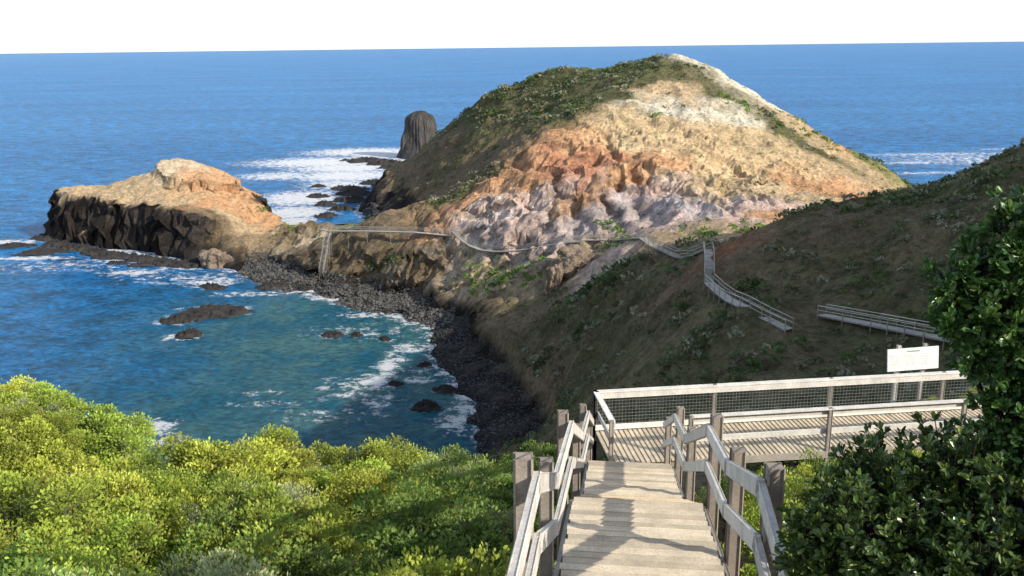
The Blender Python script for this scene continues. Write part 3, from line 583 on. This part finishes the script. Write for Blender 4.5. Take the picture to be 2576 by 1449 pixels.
# viewing walkway
WA=math.radians(6.4)
O=Vector((2.12,21.45,45.25)); ux=Vector((math.cos(WA),math.sin(WA),0)); uy=Vector((-ux.y,ux.x,0)); LEN=16.0; WD=1.92
wk=add('boardwalk',None,None,'level timber viewing walkway with white rails and wire mesh','boardwalk',loc=O)
a=acc(); n=int(LEN/.125)
for i in range(n):
    p=O+ux*(.06+i*.125); beam(p-uy*WD,p,.098,.045,LIGHT,a)
for q in (.1,WD/2,WD-.1): beam(O-uy*q+Vector((0,0,-.13)),O-uy*q+ux*LEN+Vector((0,0,-.13)),.05,.19,GREY*.8,a)
beam(O-uy*(WD+.03)+ux*1.9+Vector((0,0,-.08)),O-uy*(WD+.03)+ux*LEN+Vector((0,0,-.08)),.04,.18,GREY,a)
fin(a,'deck',wk)
def railing(p0,p1,npost,side,lowh,mesh=False,first=True):
    d=(p1-p0); 
    for i in range(npost):
        if i==0 and not first: continue
        p=p0+d*i/(npost-1); g_=hz(p.x,p.y); pa=acc(); beam((p.x,p.y,g_-.3),(p.x,p.y,p.z+1.14),.11,.11,GREY*1.0,pa,up=(0,1,0)); fin(pa,'post',wk)
    nrm=d.normalized().cross(Vector((0,0,1)))*side
    ra=acc(); beam(p0+nrm*.08+Vector((0,0,1.02)),p1+nrm*.08+Vector((0,0,1.02)),.045,.15,WHT,ra); beam(p0+nrm*.02+Vector((0,0,1.12)),p1+nrm*.02+Vector((0,0,1.12)),.15,.035,WHT,ra); fin(ra,'handrail',wk)
    ra=acc(); beam(p0+nrm*.08+Vector((0,0,lowh)),p1+nrm*.08+Vector((0,0,lowh)),.045,.14,WHT,ra); fin(ra,'mid_rail',wk)
    if mesh:
        ma=acc(); L=d.length; t=d.normalized(); k=int(L/.09); cb=np.array([.26,.26,.25])
        for i in range(k+1): p=p0+t*(i*.09)+nrm*.05; beam(p+Vector((0,0,lowh)),p+Vector((0,0,1.0)),.008,.008,cb,ma,up=(0,1,0))
        zq=lowh
        while zq<1.0: beam(p0+nrm*.05+Vector((0,0,zq)),p1+nrm*.05+Vector((0,0,zq)),.008,.008,cb,ma); zq+=.09
        fin(ma,'wire_mesh',wk)
railing(O,O+ux*LEN,6,1,.14,True)
railing(O-uy*WD,O,2,1,.5,False,True)
railing(O-uy*WD+ux*1.95,O-uy*WD+ux*LEN,5,-1,.5)
# interpretive sign
sg=add('information_sign',None,None,'white interpretive sign board on two timber posts beyond the walkway','sign',loc=(11.7,24.6,44.4))
M_white=plain('sign_white',(.82,.82,.79),.5); M_green=plain('sign_green',(.25,.42,.34),.5); M_ink=plain('sign_ink',(.6,.62,.6),.6)
sdx=Vector((.985,.17,0)); sp_=Vector((11.7,24.6,0))
for s in (-.42,.42):
    p=sp_+sdx*s; pa=acc(); beam((p.x,p.y,43.6),(p.x,p.y,46.46),.12,.12,RAIL,pa,up=(0,1,0)); fin(pa,'post',sg)
nn=Vector((.17,-.985,0)); tilt=Vector((0,0,.98))-nn*.15; tilt.normalize(); bc=sp_+nn*.10+Vector((0,0,46.05))
pa=acc(); beam(bc-sdx*.82,bc+sdx*.82,.04,.66,(.8,.8,.8),pa,up=tilt); fin(pa,'board',sg,M_white)
pa=acc(); f2=nn*.024
beam(bc+f2+tilt*.24-sdx*.2,bc+f2+tilt*.24+sdx*.2,.006,.035,(1,1,1),pa,up=tilt); fin(pa,'heading_strip',sg,M_green)
pa=acc()
for c0 in (-.6,-.1,.4):
    for i in range(7): beam(bc+f2+tilt*(.14-.05*i)+sdx*(c0-.16),bc+f2+tilt*(.14-.05*i)+sdx*(c0+.2-random.random()*.1),.005,.010,(1,1,1),pa,up=tilt)
fin(pa,'printed_lines',sg,M_ink)
# distant boardwalk sections
def far_walk(label,path,wid=1.1,col=RAIL*.62,step=2.4):
    base=Vector(path[0]); ob=add('boardwalk',None,None,label,'boardwalk',loc=base,group='timber boardwalk sections across the headland')
    pv=[Vector(p) for p in path]; res=[pv[0]]
    for p,q in zip(pv,pv[1:]):
        n=max(1,round((q-p).length/step)); res+=[p+(q-p)*(i+1)/n for i in range(n)]
    d=acc(); R={-1:[],1:[]}
    for i,p in enumerate(res):
        t=(res[min(i+1,len(res)-1)]-res[max(i-1,0)]); t.z=0; t.normalize(); s=t.cross(Vector((0,0,1)))
        for k in (-1,1): R[k].append(p+s*k*wid/2)
    for p,q in zip(res,res[1:]):
        dd=(q-p); L=dd.length; t=dd.normalized(); s=t.cross(Vector((0,0,1))).normalized(); n=max(2,int(L/.3))
        for i in range(n): m=p+dd*(i+.5)/n; beam(m-s*wid/2,m+s*wid/2,L/n*.9,.06,col,d)
        for k in (-1,1): beam(p+s*k*wid*.45-Vector((0,0,.10)),q+s*k*wid*.45-Vector((0,0,.10)),.06,.13,col*.6,d)
    fin(d,'deck',ob)
    for k in (-1,1):
        gz=height(np.array([q.x for q in R[k]]),np.array([q.y for q in R[k]]))
        for q,g_ in zip(R[k],gz):
            pa=acc(); beam((q.x,q.y,min(g_,q.z)-.3),(q.x,q.y,q.z+1.05),.09,.09,col*.75,pa,up=(0,1,0)); fin(pa,'post',ob)
        ra=acc()
        for p,q in zip(R[k],R[k][1:]): beam(p+Vector((0,0,1.0)),q+Vector((0,0,1.0)),.055,.07,col*1.25,ra)
        fin(ra,'handrail',ob); ra=acc()
        for p,q in zip(R[k],R[k][1:]): beam(p+Vector((0,0,.55)),q+Vector((0,0,.55)),.045,.06,col*1.1,ra)
        fin(ra,'mid_rail',ob)
def lift(path,off=.12,step=3.5,passes=3):
    o=[]
    for p,q in zip(path,path[1:]):
        n=max(1,round(math.hypot(q[0]-p[0],q[1]-p[1])/step)); o+=[np.array(p[:2],float)+(np.array(q[:2])-np.array(p[:2],float))*i/n for i in range(n)]
    o.append(np.array(path[-1][:2],float)); o=np.array(o)
    o[1:-1]=(o[:-2]+2*o[1:-1]+o[2:])/4
    xs,ys=o[:,0],o[:,1]
    raw=np.max([height(xs+a_,ys+b_) for a_ in (-.5,0,.5) for b_ in (-.5,0,.5)],0)+off; hs=raw.copy()
    for _ in range(passes): hs[1:-1]=(hs[:-2]+2*hs[1:-1]+hs[2:])/4; hs=np.maximum(hs,raw-.25)
    return [(p[0],p[1],h) for p,h in zip(o,hs)]
far_walk('grey timber boardwalk crossing the shaded slope',lift([(38,66),(36.5,70.5),(33.5,78.4),(30.8,84.5)]),col=RAIL*.85)
far_walk('grey timber steps descending the shaded slope',lift([(26.2,80.0),(24.6,82.0),(23.2,86),(22.3,97)]),col=RAIL*.85)
far_walk('timber boardwalk winding below the eroded pink slope',lift([(22.3,97),(24.2,106),(26.2,117),(25.2,136),(23.8,157),(18.5,174),(9,176),(-6.6,186),(-13,195)]),step=3,col=RAIL*.68)
far_walk('timber bridge boardwalk linking hill and headland',[(-13,195,14.3),(-22,201,14.0),(-34,207,13.2),(-44,212,12.3),(-47,216,12)],col=RAIL*.75,step=7)
far_walk('steep timber steps leading down to the boulder beach',[(-44,212,12.3),(-45,209.5,9.2),(-44.6,208.6,9.1),(-45.6,206,3.4)],wid=1.2,col=RAIL*.6,step=1.6)
# ------------------------------------------------------------------ light, sky, camera
az=Vector((.84,-.54,0)).normalized(); el=math.radians(28)
sun_dir=Vector((az.x*math.cos(el),az.y*math.cos(el),math.sin(el)))
sl=bpy.data.lights.new('sun','SUN'); sl.energy=5.0; sl.angle=math.radians(.5); sl.color=(1,.94,.83)
so=bpy.data.objects.new('sun',sl); COL.objects.link(so); so.rotation_euler=sun_dir.to_track_quat('Z','Y').to_euler()
w=bpy.data.worlds.new('World'); scene.world=w; w.use_nodes=True; nt=w.node_tree
bg=nt.nodes['Background']; sky=nt.nodes.new('ShaderNodeTexSky'); sky.sky_type='NISHITA'; sky.sun_disc=False; sky.sun_elevation=el; sky.sun_rotation=math.atan2(az.x,az.y)
sky.air_density=1.0; sky.dust_density=1.0; sky.ozone_density=1.0; sky.altitude=50
tc=nt.nodes.new('ShaderNodeTexCoord'); sep=nt.nodes.new('ShaderNodeSeparateXYZ'); nt.links.new(tc.outputs['Generated'],sep.inputs[0])
hz_=ramp(nt,sep.outputs[2],[(0,(4.2,4.7,5.4)),(.05,(4.6,5.0,5.4)),(.3,(1.8,1.9,2.05)),(.7,(1.0,1.05,1.1))])
mxw=nt.nodes.new('ShaderNodeMix'); mxw.data_type='RGBA'; mxw.blend_type='ADD'; mxw.clamp_result=False; mxw.inputs[0].default_value=1
nt.links.new(sky.outputs[0],mxw.inputs[6]); nt.links.new(hz_,mxw.inputs[7]); nt.links.new(mxw.outputs[2],bg.inputs[0]); bg.inputs[1].default_value=.15
cd=bpy.data.cameras.new('camera'); cam=bpy.data.objects.new('camera',cd); COL.objects.link(cam); scene.camera=cam
cd.sensor_width=36; cd.lens=31.2; cd.clip_start=.1; cd.clip_end=150000
cam.matrix_world=Matrix.Translation((0,0,55))@Matrix.Rotation(math.radians(90-15.2),4,'X')@Matrix.Rotation(math.radians(-.68),4,'Z')
scene.view_settings.view_transform='Standard'; scene.view_settings.look='None'; scene.view_settings.exposure=0
